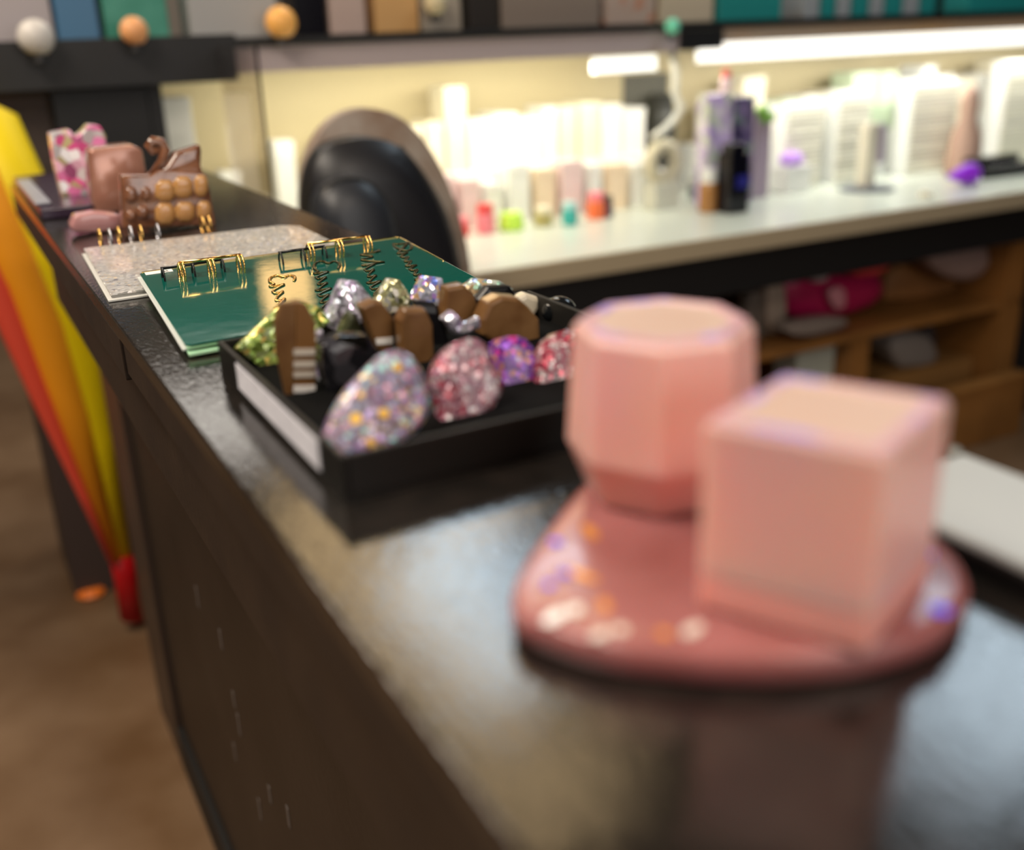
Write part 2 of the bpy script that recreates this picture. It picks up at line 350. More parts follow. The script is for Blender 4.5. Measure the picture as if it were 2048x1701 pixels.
# lime and striped
t1('resin_slab', 'lime green glitter slab with gold flakes at the left end of tray', [(472, 697), (478, 690), (564, 606), (600, 600), (640, 615), (662, 642), (560, 735), (537, 748)], .655, .008, g_lime, dome=.002, tilt=.25, zref=.02)
s = piece('coffin_slab', 'tall brown coffin-shaped slab with four pale stripes on its edge', [
    ('side_face', [(550, 640), (562, 606), (592, 604), (592, 848), (583, 842), (553, 700)], .585, .0045, m_wd, {}),
    ('striped_edge', [(592.5, 604), (613, 607), (631, 645), (634, 700), (630, 800), (618, 858), (593, 848)], .5845, .010, mat('brown_edge_light', (.20, .095, .03), .3, coat=.5), {}),])
m_str = mat('pale_stripe', (.62, .56, .48), .4)
for (a, b2, mm) in ((699, 712, 0), (723, 736, 0), (744, 756, 0), (772, 786, 1)):
    obj('stripe', slab([(588, a), (631, a - 1), (631, b2 - 1), (588, b2)], .5835, .0008), m_str if not mm else mat('white_stripe', (.9, .88, .85), .4), s)
t1('resin_slab', 'clear lilac faceted slab standing upright left of the olive one', [(650, 630), (682, 558), (715, 562), (746, 598), (735, 640), (690, 670), (655, 655)], .668, .007, g_clear, dome=.002, tilt=.2, zref=.02)
t1('resin_slab', 'olive and clear faceted slab between the lilac and blue slabs', [(748, 605), (776, 556), (800, 560), (824, 598), (815, 620), (795, 640), (755, 635)], .672, .007, g_olive, dome=.002, tilt=.2, zref=.02)
t1('resin_slab', 'clear slab with blue and violet glitter in the back row of tray', [(822, 600), (845, 551), (885, 556), (893, 600), (888, 640), (840, 640)], .672, .007, g_bluev, dome=.002, tilt=.2, zref=.02)
t1('resin_slab', 'opal white glitter slab at the back right of tray', [(930, 570), (950, 556), (1000, 562), (1028, 578), (1010, 600), (985, 640), (940, 630), (930, 600)], .668, .007, g_opal, dome=.002, tilt=.2, zref=.02)
t1('resin_slab', 'small cream slab beside the black ball at the back right', [(1025, 600), (1050, 586), (1082, 596), (1080, 618), (1060, 640), (1030, 640)], .655, .007, mat('cream_resin', (.62, .55, .42), .35), dome=.002)
# brown ones
def coffin(label, px, y, th, stripe=None, extra=None):
    t = piece('coffin_slab', label, [('slab', px, y, th, m_wd, dict(dome=.002, inset=.85))])
    if stripe: obj('stripe', slab(stripe, y - .0028, .001), mat('white_stripe', (.8, .78, .74), .4), t)
    return t
coffin('small brown coffin-shaped slab with one white stripe below the lilac slab', [(718, 612), (745, 600), (765, 604), (788, 640), (788, 690), (775, 712), (755, 700), (730, 640)], .615, .008, [(752, 678), (786, 675), (786, 688), (754, 690)])
coffin('short brown block-shaped slab without stripe in the middle of tray', [(797, 640), (808, 618), (850, 617), (865, 650), (868, 715), (850, 738), (822, 735), (802, 700)], .60, .008)
coffin('brown coffin-shaped slab leaning between blue and opal slabs', [(885, 640), (890, 575), (925, 568), (948, 590), (962, 640), (955, 665), (915, 665)], .625, .009)
t = coffin('wide brown faceted disc slab at the back right of tray', [(960, 640), (975, 605), (1000, 592), (1035, 595), (1058, 615), (1078, 640), (1080, 680), (1040, 695), (990, 690), (962, 670)], .605, .012)
t1('resin_slab', 'clear faceted chip leaning on the brown slab under the opal slab', [(885, 640), (905, 622), (930, 650), (960, 634), (962, 655), (930, 672), (905, 668)], .588, .006, g_clear, dome=.003)
t1('resin_slab', 'olive domed piece on black facets below the lilac slab', [(672, 690), (690, 645), (706, 620), (722, 650), (730, 690)], .632, .009, mat('olive_dome', (.04, .045, .02), .25), k=2, dome=.003)
t1('resin_slab', 'black faceted glitter block right of the striped slab', [(645, 690), (680, 672), (735, 672), (755, 700), (752, 745), (735, 790), (660, 790), (645, 740)], .575, .012, g_blk, dome=.004)
t1('resin_slab', 'black slab standing between brown slabs in the middle', [(820, 600), (870, 605), (888, 640), (900, 700), (880, 730), (868, 700), (855, 630)], .632, .008, mat('black_resin', (.006, .006, .007), .25), dome=.002)
t1('resin_slab', 'black piece behind the wide brown slab', [(955, 600), (975, 575), (1020, 572), (1032, 592), (1000, 590), (975, 610), (958, 640)], .64, .008, mat('black_resin', (.006, .006, .007), .25), dome=.002)
t1('resin_slab', 'grey clear edge piece right of the striped brown slab', [(634, 668), (645, 660), (652, 700), (650, 760), (640, 775), (635, 740)], .60, .006, g_clear)
bb = aty(1118, 622, .64)
tag(obj('resin_ball', BM().sphere(bb, .0125, (1.05, 1, .85)).sphere(bb + Vector((-.002, .0, -.014)), .011, (1, 1, .8)), mat('black_gloss', (.006, .007, .008), .12), smooth=True), 'glossy black rounded knob at the back right of tray', 'resin piece', 'resin pieces in the black tray')

# ------------------------------------------------------------------ notebooks
NBZ = .0085
def quadslab(c4, dz): return BM().prism([Vector(p) for p in c4], (0, 0, -dz))
# grey speckled one
sp0 = (.118, 1.0, 0)
wn = thing('ring_notebook', (.23, 1.06, 0), 'pale grey speckled resin covered notebook lying behind the green one', 'notebook')
m_speck = glitter('speckled_cover', (.46, .45, .43), [(.3, .29, .32), (.62, .60, .58), (.75, .7, .66), (.20, .18, .20), (.55, .45, .32)], 330, .3, .3, .3)
W1 = [(.1035, .916), (.116, 1.184), (.335, 1.184), (.352, 1.165), (.350, .925), (.345, .918)]
W1 = [(.112, .940), (.122, 1.178), (.335, 1.178), (.352, 1.160), (.350, .94), (.345, .944)]
obj('back_cover', BM().prism([Vector((x - .003, y - .006, .0022)) for x, y in W1], (0, 0, -.0019)), mat('cover_white', (.6, .6, .57), .4), wn, bevel=.0004)
obj('page_block', BM().prism([Vector((x + .001, y + .001, .0042)) for x, y in W1], (0, 0, -.0018)), mat('page_grey', (.35, .34, .32), .5), wn)
obj('front_cover', BM().prism([Vector((x, y, .0066)) for x, y in W1], (0, 0, -.0022)), m_speck, wn, bevel=.0005)
# green one
FL, TL = Vector((.130, .727, .0098)), Vector((.1425, .966, .0158)); TR = Vector((.398, .978, .0158)); FR = FL + (TR - TL)
ex = (TR - TL).normalized(); ey = (TL - FL).normalized(); ez = ex.cross(ey).normalized(); LX = (TR - TL).length; LY = (TL - FL).length
def g(u, v, h=0): return FL + ex * u + ey * v + ez * h
def rect(u0, u1, v0, v1, h): return [g(u0, v0, h), g(u1, v0, h), g(u1, v1, h), g(u0, v1, h)]
gn = thing('ring_notebook', (.26, .85, 0), 'dark green notebook with script lettering, clear film cover and gold rings', 'notebook')
m_green = mat('cover_green', (.003, .105, .082), .08, bump=.28, bscale=16, coat=.9)
m_mint = mat('page_mint', (.42, .72, .45), .3, sss=.2); m_page = mat('page_white', (.6, .62, .6), .4); m_gold = mat('gold_wire', (1, .62, .2), .18, metal=1)
m_bw = mat('black_wire', (.01, .01, .011), .25, metal=.3)
obj('back_cover', BM().prism(rect(.001, LX, -.004, LY - .003, -.0058), -ez * .0022), m_mint, gn, bevel=.0004)
obj('page_block', BM().prism(rect(-.002, LX - .002, .004, LY + .003, -.0040), -ez * .0016), m_page, gn, bevel=.0003)
obj('page_block', BM().prism(rect(.001, LX - .001, .001, LY, -.0022), -ez * .0016), m_mint, gn, bevel=.0003)
obj('front_cover', BM().prism(chn := [g(.004, 0, 0), g(LX - .006, 0, 0), g(LX, .006, 0), g(LX, LY - .006, 0), g(LX - .005, LY, 0), g(.003, LY, 0), g(0, LY - .003, 0), g(0, .004, 0)], -ez * .0018), m_green, gn, bevel=.0005)
m_film = mat('clear_film', (.9, .95, .93), .03, trans=1, ior=1.35, bump=1.0, bscale=9, bstretch=(1, 3, 1))
fm = obj('gold_edging', BM().tube([g(.002, LY - .001, .0004), g(LX * .48, LY - .001, .0009), g(LX - .004, LY - .001, .0004), g(LX - .001, LY - .005, .0004), g(LX - .001, .12, .0004)], .0006, 6), m_gold, gn)
obj('name_label', BM().prism(rect(.004, .028, LY - .014, LY - .003, .0003), ez * .0002), mat('sticker_white', (.75, .76, .74), .5), gn)
m_ink = mat('dark_foil', (.05, .045, .012), .25, metal=.7); m_goldfoil = mat('gold_foil', (.85, .5, .14), .28, metal=1, bump=.6, bscale=120)
# sticker marks

for (a, c) in ((.019, LY - .006), (.0205, LY - .009), (.0225, LY - .0075)):
    obj('label_mark', BM().prism(rect(a, a + .0012, c - .0022, c + .001, .0006), ez * .0001), m_ink, gn)
obj('label_mark', BM().prism(rect(.018, .0245, LY - .0118, LY - .0112, .0006), ez * .0001), m_ink, gn)
def uv(px, py):
    p = onplane(px, py, FL, ez) - FL; return p.dot(ex), p.dot(ey)
def smooth2(p):
    for _ in range(2):
        q = [p[0]]
        for a, b in zip(p, p[1:]): q += [(a[0] * .75 + b[0] * .25, a[1] * .75 + b[1] * .25), (a[0] * .25 + b[0] * .75, a[1] * .25 + b[1] * .75)]
        p = q + [p[-1]]
    return p
def script(p0, p1, wid, cap, n, m):
    """cursive line running from p0 to p1 (photo points on the cover): a capital, then a run of joined letters"""
    a = Vector(uv(*p0)); c = Vector(uv(*p1)); d = (c - a); L = d.length; d.normalize(); q = Vector((-d.y, d.x))  # q: towards letter tops
    pts = []
    capL = L * .22
    for (s, h) in smooth2(cap): pts.append(a + d * s * capL + q * (h - .2) * wid * .85)
    N = n * 10
    for i in range(N + 1):
        t = i / 10 * 2 * PI; amp = wid * (.42 if int(i / 10) % 3 else .70)
        s = capL * 1.0 + (L - capL * 1.0) * i / N + math.sin(t + 1.2) * L / n * .22
        pts.append(a + d * s + q * (math.cos(t + PI) * amp * .5))
    obj('lettering', BM().tube([g(p.x, p.y, .0004) for p in pts], [.0009 + .0006 * abs(math.sin(i * .31)) for i in range(len(pts))], 6), m, gn, smooth=True)
capE = [(.9, 1.25), (.5, 1.45), (.15, 1.1), (.45, .75), (.1, .45), (.2, -.05), (.7, -.2), (1.0, .1)]
capD = [(.2, 1.3), (.25, .2), (.05, -.1), (.5, -.1), (.95, .4), (.9, 1.0), (.4, 1.4), (.0, 1.15), (.3, 1.0)]
capW = [(-.1, 1.2), (.1, 1.3), (.15, .1), (.25, -.15), (.5, .9), (.6, -.1), (.75, -.1), (1.0, 1.3)]
script((520, 560), (575, 650), .017, capE, 5, m_goldfoil)
script((610, 533), (668, 650), .018, capE, 8, m_ink)
script((705, 518), (790, 640), .017, capW, 8, m_ink)
script((770, 500), (880, 600), .014, capD, 9, m_ink)
# ring clips: two gold, two black
def clip(px0, px1, z, m, n=3, r=.0088, dbl=True, lift=.0145, back=0):
    a = onplane(px0[0], px0[1], FL + ez * lift, ez); c = onplane(px1[0], px1[1], FL + ez * lift, ez)
    a = a + ey * back - ez * back * .45; c = c + ey * back - ez * back * .45; d = (c - a)
    b = BM(); b.tube([a - d.normalized() * .001, c + d.normalized() * .001], .0014, 8)
    o = obj('ring_bar', b, m, gn, smooth=True)
    for i in range(n):
        ctr = a + d * (i / (n - 1)) - ez * r * .97 - ey * r * .25
        for k in ((-.0017, .0017) if dbl else (0,)):
            cc2 = ctr + d.normalized() * k
            pts = [cc2 + (ey * math.cos(t) * r * .9 + ez * math.sin(t) * r) for t in [2 * PI * j / 20 for j in range(20)]]
            obj('ring', BM().tube(pts, .0009, 8, closed=True), m, gn, smooth=True)
clip((360, 526), (478, 510), .02, m_gold)
clip((618, 488), (733, 473), .02, m_gold)
clip((325, 534), (445, 516), .02, m_bw, lift=.012, back=.006, r=.0085, dbl=False)
clip((562, 502), (650, 490), .02, m_bw, lift=.012, back=.006, r=.0085, dbl=False)
# rings of the grey notebook
for i, (px, py, m) in enumerate(((200, 470, 0), (220, 470, 1), (238, 466, 0), (262, 464, 1), (282, 462, 0), (316, 460, 1), (405, 444, 0), (418, 443, 0))):
    c = atz(px, py + 6, .0108); mm = m_gold if m == 0 else mat('silver_wire', (.7, .7, .75), .25, metal=1)
    obj('ring', BM().tube([c + Vector((.0, math.cos(t) * .010, math.sin(t) * .010)) for t in [2 * PI * j / 18 for j in range(18)]], .0011, 6, closed=True), mm, wn, smooth=True)

# ------------------------------------------------------------------ things at the far end of the counter
m_br = mat('brown_resin', (.10, .035, .016), .14, coat=.8, col2=(.30, .13, .07), cscale=38)
m_amb = mat('amber_cells', (.52, .26, .09), .2, coat=.5, sss=.2); m_cop = mat('copper_resin', (.50, .24, .17), .22, metal=.25, coat=.5, col2=(.38, .17, .12), cscale=25)
y = 1.27
bz = thing('sculpted_piece', (.235, y, 0), 'glossy brown resin sculpture with amber cells, a horn and a curl on top', 'sculpture')
obj('body', slab([(246, 458), (244, 352), (300, 352), (320, 340), (405, 345), (415, 352), (432, 450)], y, .03), m_br, bz, bevel=.002, smooth=True)
for (cx, cy, w2, h2) in ((330, 382, 20, 22), (366, 375, 20, 22), (402, 372, 14, 22), (330, 428, 20, 22), (370, 424, 20, 20), (408, 422, 14, 20), (262, 390, 12, 16), (285, 425, 12, 14), (262, 432, 10, 12), (292, 388, 10, 14)):
    obj('cell', slab([(cx - w2, cy - h2), (cx + w2, cy - h2), (cx + w2, cy + h2), (cx - w2, cy + h2)], y - .0005, .004, k=1, dome=.003), m_amb if cx > 310 and cy < 440 else m_br, bz, smooth=True)
obj('horn', slab([(305, 355), (330, 335), (350, 305), (400, 289), (403, 300), (402, 332), (408, 352)], y + .005, .018, dome=.003), m_br, bz, bevel=.002, smooth=True)
obj('curl', BM().tube([aty(a, c, y + .012) for a, c in ((318, 345), (300, 355), (322, 325), (330, 300), (322, 284), (306, 282), (297, 292), (305, 303), (318, 300))], [.004, .004, .005, .006, .006, .006, .006, .005, .004], 10), m_br, bz, smooth=True)
t1('resin_box', 'rounded copper brown resin box standing behind the brown sculpture', [(178, 305), (185, 298), (265, 290), (285, 300), (292, 340), (290, 418), (195, 428), (186, 400)], 1.42, .05, m_cop, group=None, cat='box', bevel=.006, smooth=True)
m_pw = glitter('pink_white_floral', (.8, .75, .78), [(.85, .12, .35), (.9, .5, .65), (.85, .82, .84), (.8, .2, .45), (.9, .8, .82), (.7, .6, .3)], 75, .3, .1, .9)
t1('floral_block', 'pink and white patterned block standing beside the copper box', [(100, 268), (140, 260), (152, 275), (168, 262), (178, 250), (200, 252), (212, 272), (214, 330), (206, 398), (128, 402), (110, 330)], 1.56, .035, m_pw, group=None, cat='block', bevel=.002)
t1('pink_trinket', 'pale pink clear resin ring at the left edge by the grey notebook', [(140, 455), (150, 432), (190, 425), (240, 430), (245, 458), (200, 466), (150, 466)], 1.30, .03, mat('pale_pink_clear', (.45, .22, .22), .2, coat=.5), group=None, cat='trinket', bevel=.003, smooth=True)
b = BM(); p = [atz(a, c, .012) for a, c in ((38, 372), (150, 372), (170, 425), (75, 432))]
t = thing('flat_box', (.13, 1.7, 0), 'dark purple black flat box with pale corner at the far left end of counter', 'box')
obj('box_body', BM().box(.108, .19, 1.45, 1.86, .0004, .014), mat('dark_purple', (.035, .02, .04), .2), t, bevel=.002)
obj('pale_corner', BM().box(.105, .125, 1.48, 1.75, .0142, .02), mat('pale_corner', (.30, .31, .36), .3), t, bevel=.003)

# ------------------------------------------------------------------ folded fabric with red tip beside the counter
m_y = mat('yellow_fabric', (.95, .72, .002), .5); m_o = mat('orange_fabric', (.95, .36, .01), .55); m_r = mat('red_fabric', (.85, .09, .05), .5); m_dr = mat('red_tip', (.5, .006, .01), .35)
UY = 2.28
um = thing('folded_umbrella', (.19, UY, FZ), 'tall folded yellow, orange and red umbrella standing with its red tip down left of counter', 'umbrella')
def fold(px_l, px_r, m, dy, nm):
    # vertical fold: left/right edges as lists of photo points, rounded front to back
    rings = []
    for (a, b2) in zip(px_l, px_r):
        L, R = aty(a[0], a[1], UY + dy), aty(b2[0], b2[1], UY + dy); c = (L + R) / 2; h = (R - L) / 2; rad = h.length
        rings.append([c + h * math.cos(t) + Vector((0, math.sin(t) * (rad * .55 + .004), 0)) for t in [2 * PI * k / 16 for k in range(16)]])
    obj(nm, BM().loft(rings), m, um, smooth=True)
fold([(-70, 180), (-40, 420), (60, 700), (150, 920), (222, 1112)], [(35, 230), (120, 420), (185, 620), (225, 860), (262, 1112)], m_y, 0, 'yellow_fold')
fold([(-120, 250), (-80, 420), (0, 560), (80, 760), (222, 1120)], [(0, 330), (80, 500), (140, 660), (185, 840), (243, 1120)], m_o, -.012, 'orange_fold')
fold([(-150, 300), (-110, 450), (-30, 600), (62, 800), (150, 980), (218, 1125)], [(-60, 350), (0, 480), (50, 620), (112, 810), (178, 990), (232, 1125)], m_r, -.02, 'red_fold')
fold([(218, 1110), (228, 1160), (240, 1240)], [(268, 1110), (274, 1160), (288, 1240)], m_dr, 0, 'red_tip')
c = atz(182, 1190, FZ + .001)
tag(obj('floor_scrap', BM().lathe(c, [(.03, 0), (.036, .008), (.028, .016), (.01, .018)], 9), mat('orange_scrap', (.85, .2, .02), .5)), 'small orange scrap lying on the floor left of the red tip', 'scrap')

# ------------------------------------------------------------------ desk with lit display
DZ = -.30
m_desk = mat('desk_white_top', (.66, .70, .62), .25); m_edge = mat('desk_edge_brown', (.46, .37, .24), .45)
m_blackp = mat('black_panel', (.008, .008, .009), .5); m_wood = mat('shelf_wood', (.30, .13, .032), .5, col2=(.20, .085, .02), cscale=5, bump=.1)
m_creamw = mat('display_wall_cream', (.62, .53, .33), .7)
dk = thing('display_desk', (2.3, 2.4, FZ), 'long desk with pale top and brown edge behind the counter', 'desk')
obj('desktop', BM().box(.47, 4.3, 2.062, 2.86, DZ - .012, DZ), m_desk, dk, bevel=.002)
obj('desk_edge', BM().box(.47, 4.3, 2.050, 2.0615, DZ - .048, DZ), m_edge, dk, bevel=.002)
obj('apron', BM().box(.47, 4.3, 2.075, 2.10, -.46, DZ - .0125), m_blackp, dk)
obj('back_panel', BM().box(.47, 4.3, 2.84, 2.86, FZ, DZ - .0125), m_blackp, dk)
obj('side_panel', BM().box(.47, .50, 2.08, 2.839, FZ, DZ - .0125), m_blackp, dk)
# wooden cubby under the desk
cb = thing('wooden_cubby', (2.4, 2.3, FZ), 'orange brown wooden cubby unit with one shelf under the desk', 'shelf unit')
obj('shelf', BM().box(1.45, 3.02, 2.13, 2.70, -.690, -.665), m_wood, cb, bevel=.001)
obj('side_panel', BM().box(2.93, 3.02, 2.125, 2.70, FZ, -.6901), m_wood, cb)
obj('side_panel', BM().box(2.93, 3.02, 2.125, 2.70, -.6649, -.475), m_wood, cb)
obj('divider', BM().box(2.28, 2.36, 2.14, 2.70, FZ, -.6901), m_wood, cb)
obj('side_panel', BM().box(1.45, 1.48, 2.13, 2.70, FZ, -.6901), m_wood, cb)
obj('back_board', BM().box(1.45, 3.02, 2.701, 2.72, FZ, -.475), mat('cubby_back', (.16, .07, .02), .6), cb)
obj('base_board', BM().box(1.481, 2.279, 2.14, 2.70, FZ, FZ + .04), m_wood, cb)
obj('base_board', BM().box(2.361, 2.929, 2.14, 2.70, FZ, FZ + .04), m_wood, cb)
tag(obj('black_cabinet', BM().box(3.03, 3.5, 2.10, 2.7, FZ, -.465), m_blackp, bevel=.003), 'black cabinet side at the right end under the desk', 'cabinet')
# display case: back wall, valance, shelf above, end cabinet
dc_ = thing('display_case', (2.3, 2.7, DZ), 'brightly lit cream display case with open front standing on the desk', 'display case')
obj('back_wall', BM().box(.47, 4.3, 2.82, 2.84, DZ, .186), m_creamw, dc_)
obj('top_shelf', BM().box(-1.2, 4.3, 2.44, 2.84, .187, .205), m_blackp, dc_, bevel=.001)
m_val = mat('valance_mauve', (.46, .38, .38), .5)
obj('valance', BM().box(.632, 1.93, 2.452, 2.460, .132, .1865), m_val, dc_)
obj('valance', BM().box(1.931, 4.3, 2.452, 2.460, .150, .1865), mat('valance_tan', (.46, .36, .28), .5, col2=(.55, .34, .17), cscale=1.6), dc_)
obj('light_bar', BM().box(1.95, 4.2, 2.470, 2.49, .098, .150), mat('light_bar_glow', (1, 1, 1), .5, emit=(1, .98, .88), estr=1.5), dc_)
obj('light_bar', BM().box(1.60, 1.80, 2.470, 2.49, .085, .125), mat('light_bar_glow', (1, 1, 1), .5, emit=(1, .98, .85), estr=1.3), dc_)
obj('bracket', BM().box(1.86, 2.00, 2.435, 2.4515, .135, .1865), m_blackp, dc_)
obj('end_panel', BM().box(.44, .469, 2.46, 2.84, DZ, .1865), m_blackp, dc_)
gp = obj('glass_pane', BM().box(.585, .591, 2.10, 2.398, DZ + .0005, .19), mat('glass_pane', (.95, .9, .88), .02, trans=1, ior=1.3), None, bevel=.001)
tag(gp, 'upright clear glass pane at the left end of the display desk', 'glass pane')
tb = thing('black_cabinet', (.3, 2.6, FZ), 'tall black cabinet left of the lit display', 'cabinet')
obj('cabinet_body', BM().box(.245, .439, 2.46, 2.84, FZ, .115), m_blackp, tb, bevel=.002)
obj('side_board', BM().box(.10, .244, 2.50, 2.84, FZ, .115), mat('side_brown', (.06, .042, .038), .6), tb)
obj('front_beam', BM().box(-1.2, .63, 2.40, 2.439, .119, .215), mat('beam_black', (.012, .012, .013), .5), tb, bevel=.002)
tag(obj('dark_red_box', BM().box(-.02, .092, 2.55, 2.75, -.05, .084), mat('dark_red', (.16, .006, .01), .5), bevel=.004), 'dark red box beneath the pale ledge at the far left', 'box')
tag(obj('pale_ledge', BM().box(-.6, .085, 2.47, 2.75, .085, .105), mat('ledge_pale', (.38, .33, .30), .5), bevel=.004), 'narrow pale ledge under the black beam at the far left', 'ledge')

# products in the display
m_w = mat('box_white', (.85, .85, .82), .45); m_c = mat('box_cream', (.80, .74, .58), .5); m_pp = mat('box_pale_pink', (.80, .62, .62), .5); m_pb = mat('box_pale_blue', (.62, .72, .78), .5)
m_pg = mat('box_pale_green', (.62, .74, .55), .5); m_pe = mat('box_peach', (.85, .68, .50), .5); m_gy = mat('box_grey', (.32, .31, .27), .5)
KIN = {'white': m_w, 'cream': m_c, 'pale pink': m_pp, 'pale blue': m_pb, 'pale green': m_pg, 'peach': m_pe, 'grey': m_gy}
def carton(x, y, wd, h, dp, col, where, z=None):
    z = DZ if z is None else z
    t = thing('product_box', (x, y, z + .0005), '%s product box %s' % (col, where), 'box', '%s boxes %s' % (col, where))
    obj('carton', BM().box(x - wd / 2, x + wd / 2, y - dp / 2, y + dp / 2, z + .0006, z + h * .82), KIN[col], t, bevel=.0015)
    obj('lid', BM().box(x - wd / 2 - .001, x + wd / 2 + .001, y - dp / 2 - .001, y + dp / 2 + .001, z + h * .8201, z + h), KIN[col], t, bevel=.0015)
def jar(x, y, r, h, colm, lidm, label, z=None, cat='jar', group=None, name='jar'):
    z = DZ if z is None else z
    t = thing(name, (x, y, z + .0005), label, cat, group)
    obj('jar_body', BM().lathe((x, y, z), [(r * .9, .0006), (r, h * .06), (r, h * .6), (r * .85, h * .7)], 20), colm, t, smooth=False)
    obj('lid', BM().lathe((x, y, z), [(r * .86, h * .7001), (r * .88, h * .96), (r * .8, h)], 20), lidm, t)
rnd = random.Random(3)
# raised white riser carrying the rear row
rs = obj('white_riser', BM().box(.95, 1.92, 2.62, 2.80, DZ + .0005, -.16), m_w, bevel=.002); tag(rs, 'long white stepped riser at the rear of the left half of display', 'riser')
rs = obj('white_riser', BM().box(2.12, 4.1, 2.62, 2.80, DZ + .0005, -.16), m_w, bevel=.002); tag(rs, 'long white stepped riser at the rear of the right half of display', 'riser')
x = .98
while x < 1.86:
    wd = rnd.uniform(.045, .085); h = rnd.uniform(.13, .16); 
    if abs(x - 1.23) < .045: h = .225
    carton(x + wd / 2, 2.70, wd - .006, h, .1, rnd.choice(['white', 'white', 'white', 'cream', 'white']), 'on the rear riser in the left half of display', -.1595); x += wd + .004
x = 1.0
while x < 1.86:
    wd = rnd.uniform(.05, .08); h = rnd.uniform(.09, .16)
    carton(x + wd / 2, 2.585, wd - .01, h, .055, rnd.choice(['white', 'cream', 'peach', 'pale blue', 'pale pink', 'white']), 'in the middle row in the left half of display'); x += wd + .012
x = .62
while x < .95:
    carton(x + .03, 2.70, .052, rnd.uniform(.12, .3), .06, rnd.choice(['white', 'cream', 'cream']), 'at the left end of display'); x += .07
for k in range(4): carton(.515, 2.62, .075, .095, .09, 'white', 'in the stack against the left end panel', DZ + .0005 + k * .0955)
x = 2.15
while x < 3.95:
    wd = rnd.uniform(.07, .12); h = rnd.uniform(.10, .20)
    carton(x + wd / 2, 2.70, wd - .008, h, .1, rnd.choice(['white', 'white', 'cream', 'pale green', 'white']), 'on the rear riser in the right half of display', -.1595); x += wd + .005
m_slat = stripes('slatted_white', (.82, .80, .70), (.50, .48, .36), 22, 'Z', .5, .62)
for (px0, px1, top, bot, yy, lab) in ((1540, 1620, 205, 345, 2.60, 'white slatted drawer tower beside the purple dome'), (1640, 1715, 180, 345, 2.60, 'white slatted drawer tower in the middle of right display'), (1780, 1890, 160, 350, 2.58, 'white slatted drawer tower left of the brown figure'), (1960, 2060, 120, 330, 2.58, 'white slatted drawer tower at the right edge')):
    a, c = aty(px0, bot, yy), aty(px1, top, yy)
    t = thing('drawer_tower', ((a.x + c.x) / 2, yy, DZ), lab, 'drawer unit')
    H = (c.z - DZ) / 5
    obj('tower_frame', BM().box(a.x, c.x, yy - .06, yy, DZ + .0005, c.z + .003), m_w, t, bevel=.002)
    for k in range(5):
        dr = obj('drawer', BM().box(a.x + .004, c.x - .004, yy - .068, yy - .0601, DZ + .003 + H * k, DZ + H * (k + 1) - .004), m_slat, t, bevel=.001)
m_red = mat('red_plastic', (.75, .06, .06), .35); m_lime = mat('lime_plastic', (.55, .85, .08), .35); m_teal = mat('teal_plastic', (.05, .45, .42), .35); m_or = mat('orange_plastic', (.9, .18, .06), .35)
m_pnk = mat('pink_plastic', (.9, .25, .3), .4); m_viol = mat('violet_plastic', (.35, .03, .8), .35); m_lv = mat('lilac_plastic', (.55, .3, .85), .35); m_ngh = mat('dark_gloss', (.004, .004, .008), .12)
def pj(px, py, r, h, bm_, lm, label, z=None, **k):
    c = atz(px, py, DZ); yy = min(c.y, 2.475) if c.x < 1.9 else c.y; c = aty(px, py, yy); jar(c.x, yy, r, h, bm_, lm, label, **k)
pj(925, 415, .016, .05, m_red, m_pnk, 'red jar beside the chair on the desk')
pj(970, 418, .025, .075, m_pnk, m_red, 'coral red jar left of the lime jar')
pj(1022, 428, .034, .045, m_lime, m_lime, 'squat lime green jar on the desk')
pj(1140, 450, .022, .062, m_teal, mat('pale_teal', (.4, .7, .7), .3), 'teal jar left of the orange jar')
pj(1192, 432, .026, .072, m_or, m_pnk, 'orange red jar with pink lid on the desk')
pj(1213, 428, .018, .060, mat('dark_plum', (.06, .03, .07), .3), m_ngh, 'dark plum jar right of the orange jar')
pj(1095, 440, .016, .03, m_c, m_c, 'small cream jar left of the teal jar')
pj(1085, 360, .025, .05, mat('olive_tan', (.45, .38, .15), .5), m_c, 'olive tan jar behind the row of bright jars')
pj(1150, 350, .03, .05, m_gy, m_c, 'grey jar behind the teal jar')
# black bottle in front of lilac packaging
c = atz(1463, 425, DZ)
t = thing('black_bottle', (c.x, c.y, DZ), 'tall glossy black square bottle with amber edge standing near the desk edge', 'bottle')
obj('bottle_body', BM().box(c.x - .034, c.x + .034, c.y - .03, c.y + .03, DZ + .0005, DZ + .165), m_ngh, t, bevel=.003)
obj('cap', BM().box(c.x - .026, c.x + .026, c.y - .024, c.y + .024, DZ + .1651, DZ + .19), m_ngh, t, bevel=.003)
obj('blue_band', BM().box(c.x - .012, c.x + .0345, c.y - .0315, c.y - .0301, DZ + .07, DZ + .105), mat('navy_band', (.02, .02, .2), .3), t)
def dbox(name, px0, px1, top, yy, th, m, label, cat='box', parts=()):
    a, c2 = aty(px0, top, yy), aty(px1, top, yy)
    t = thing(name, ((a.x + c2.x) / 2, yy, DZ), label, cat)
    obj('body', BM().box(a.x, c2.x, yy, yy + th, DZ + .0005, a.z), m, t, bevel=.003); return t
m_lp = glitter('lilac_pattern', (.6, .5, .75), [(.55, .42, .75), (.75, .68, .8), (.45, .35, .6), (.7, .75, .6)], 45, .4, 0, .9)
m_dp = glitter('dark_violet_pattern', (.08, .05, .14), [(.1, .07, .18), (.2, .15, .3), (.04, .03, .08), (.15, .2, .2)], 45, .4, 0, .9)
dbox('lilac_box', 1418, 1468, 190, 2.42, .05, m_lp, 'lilac patterned box left behind the black bottle')
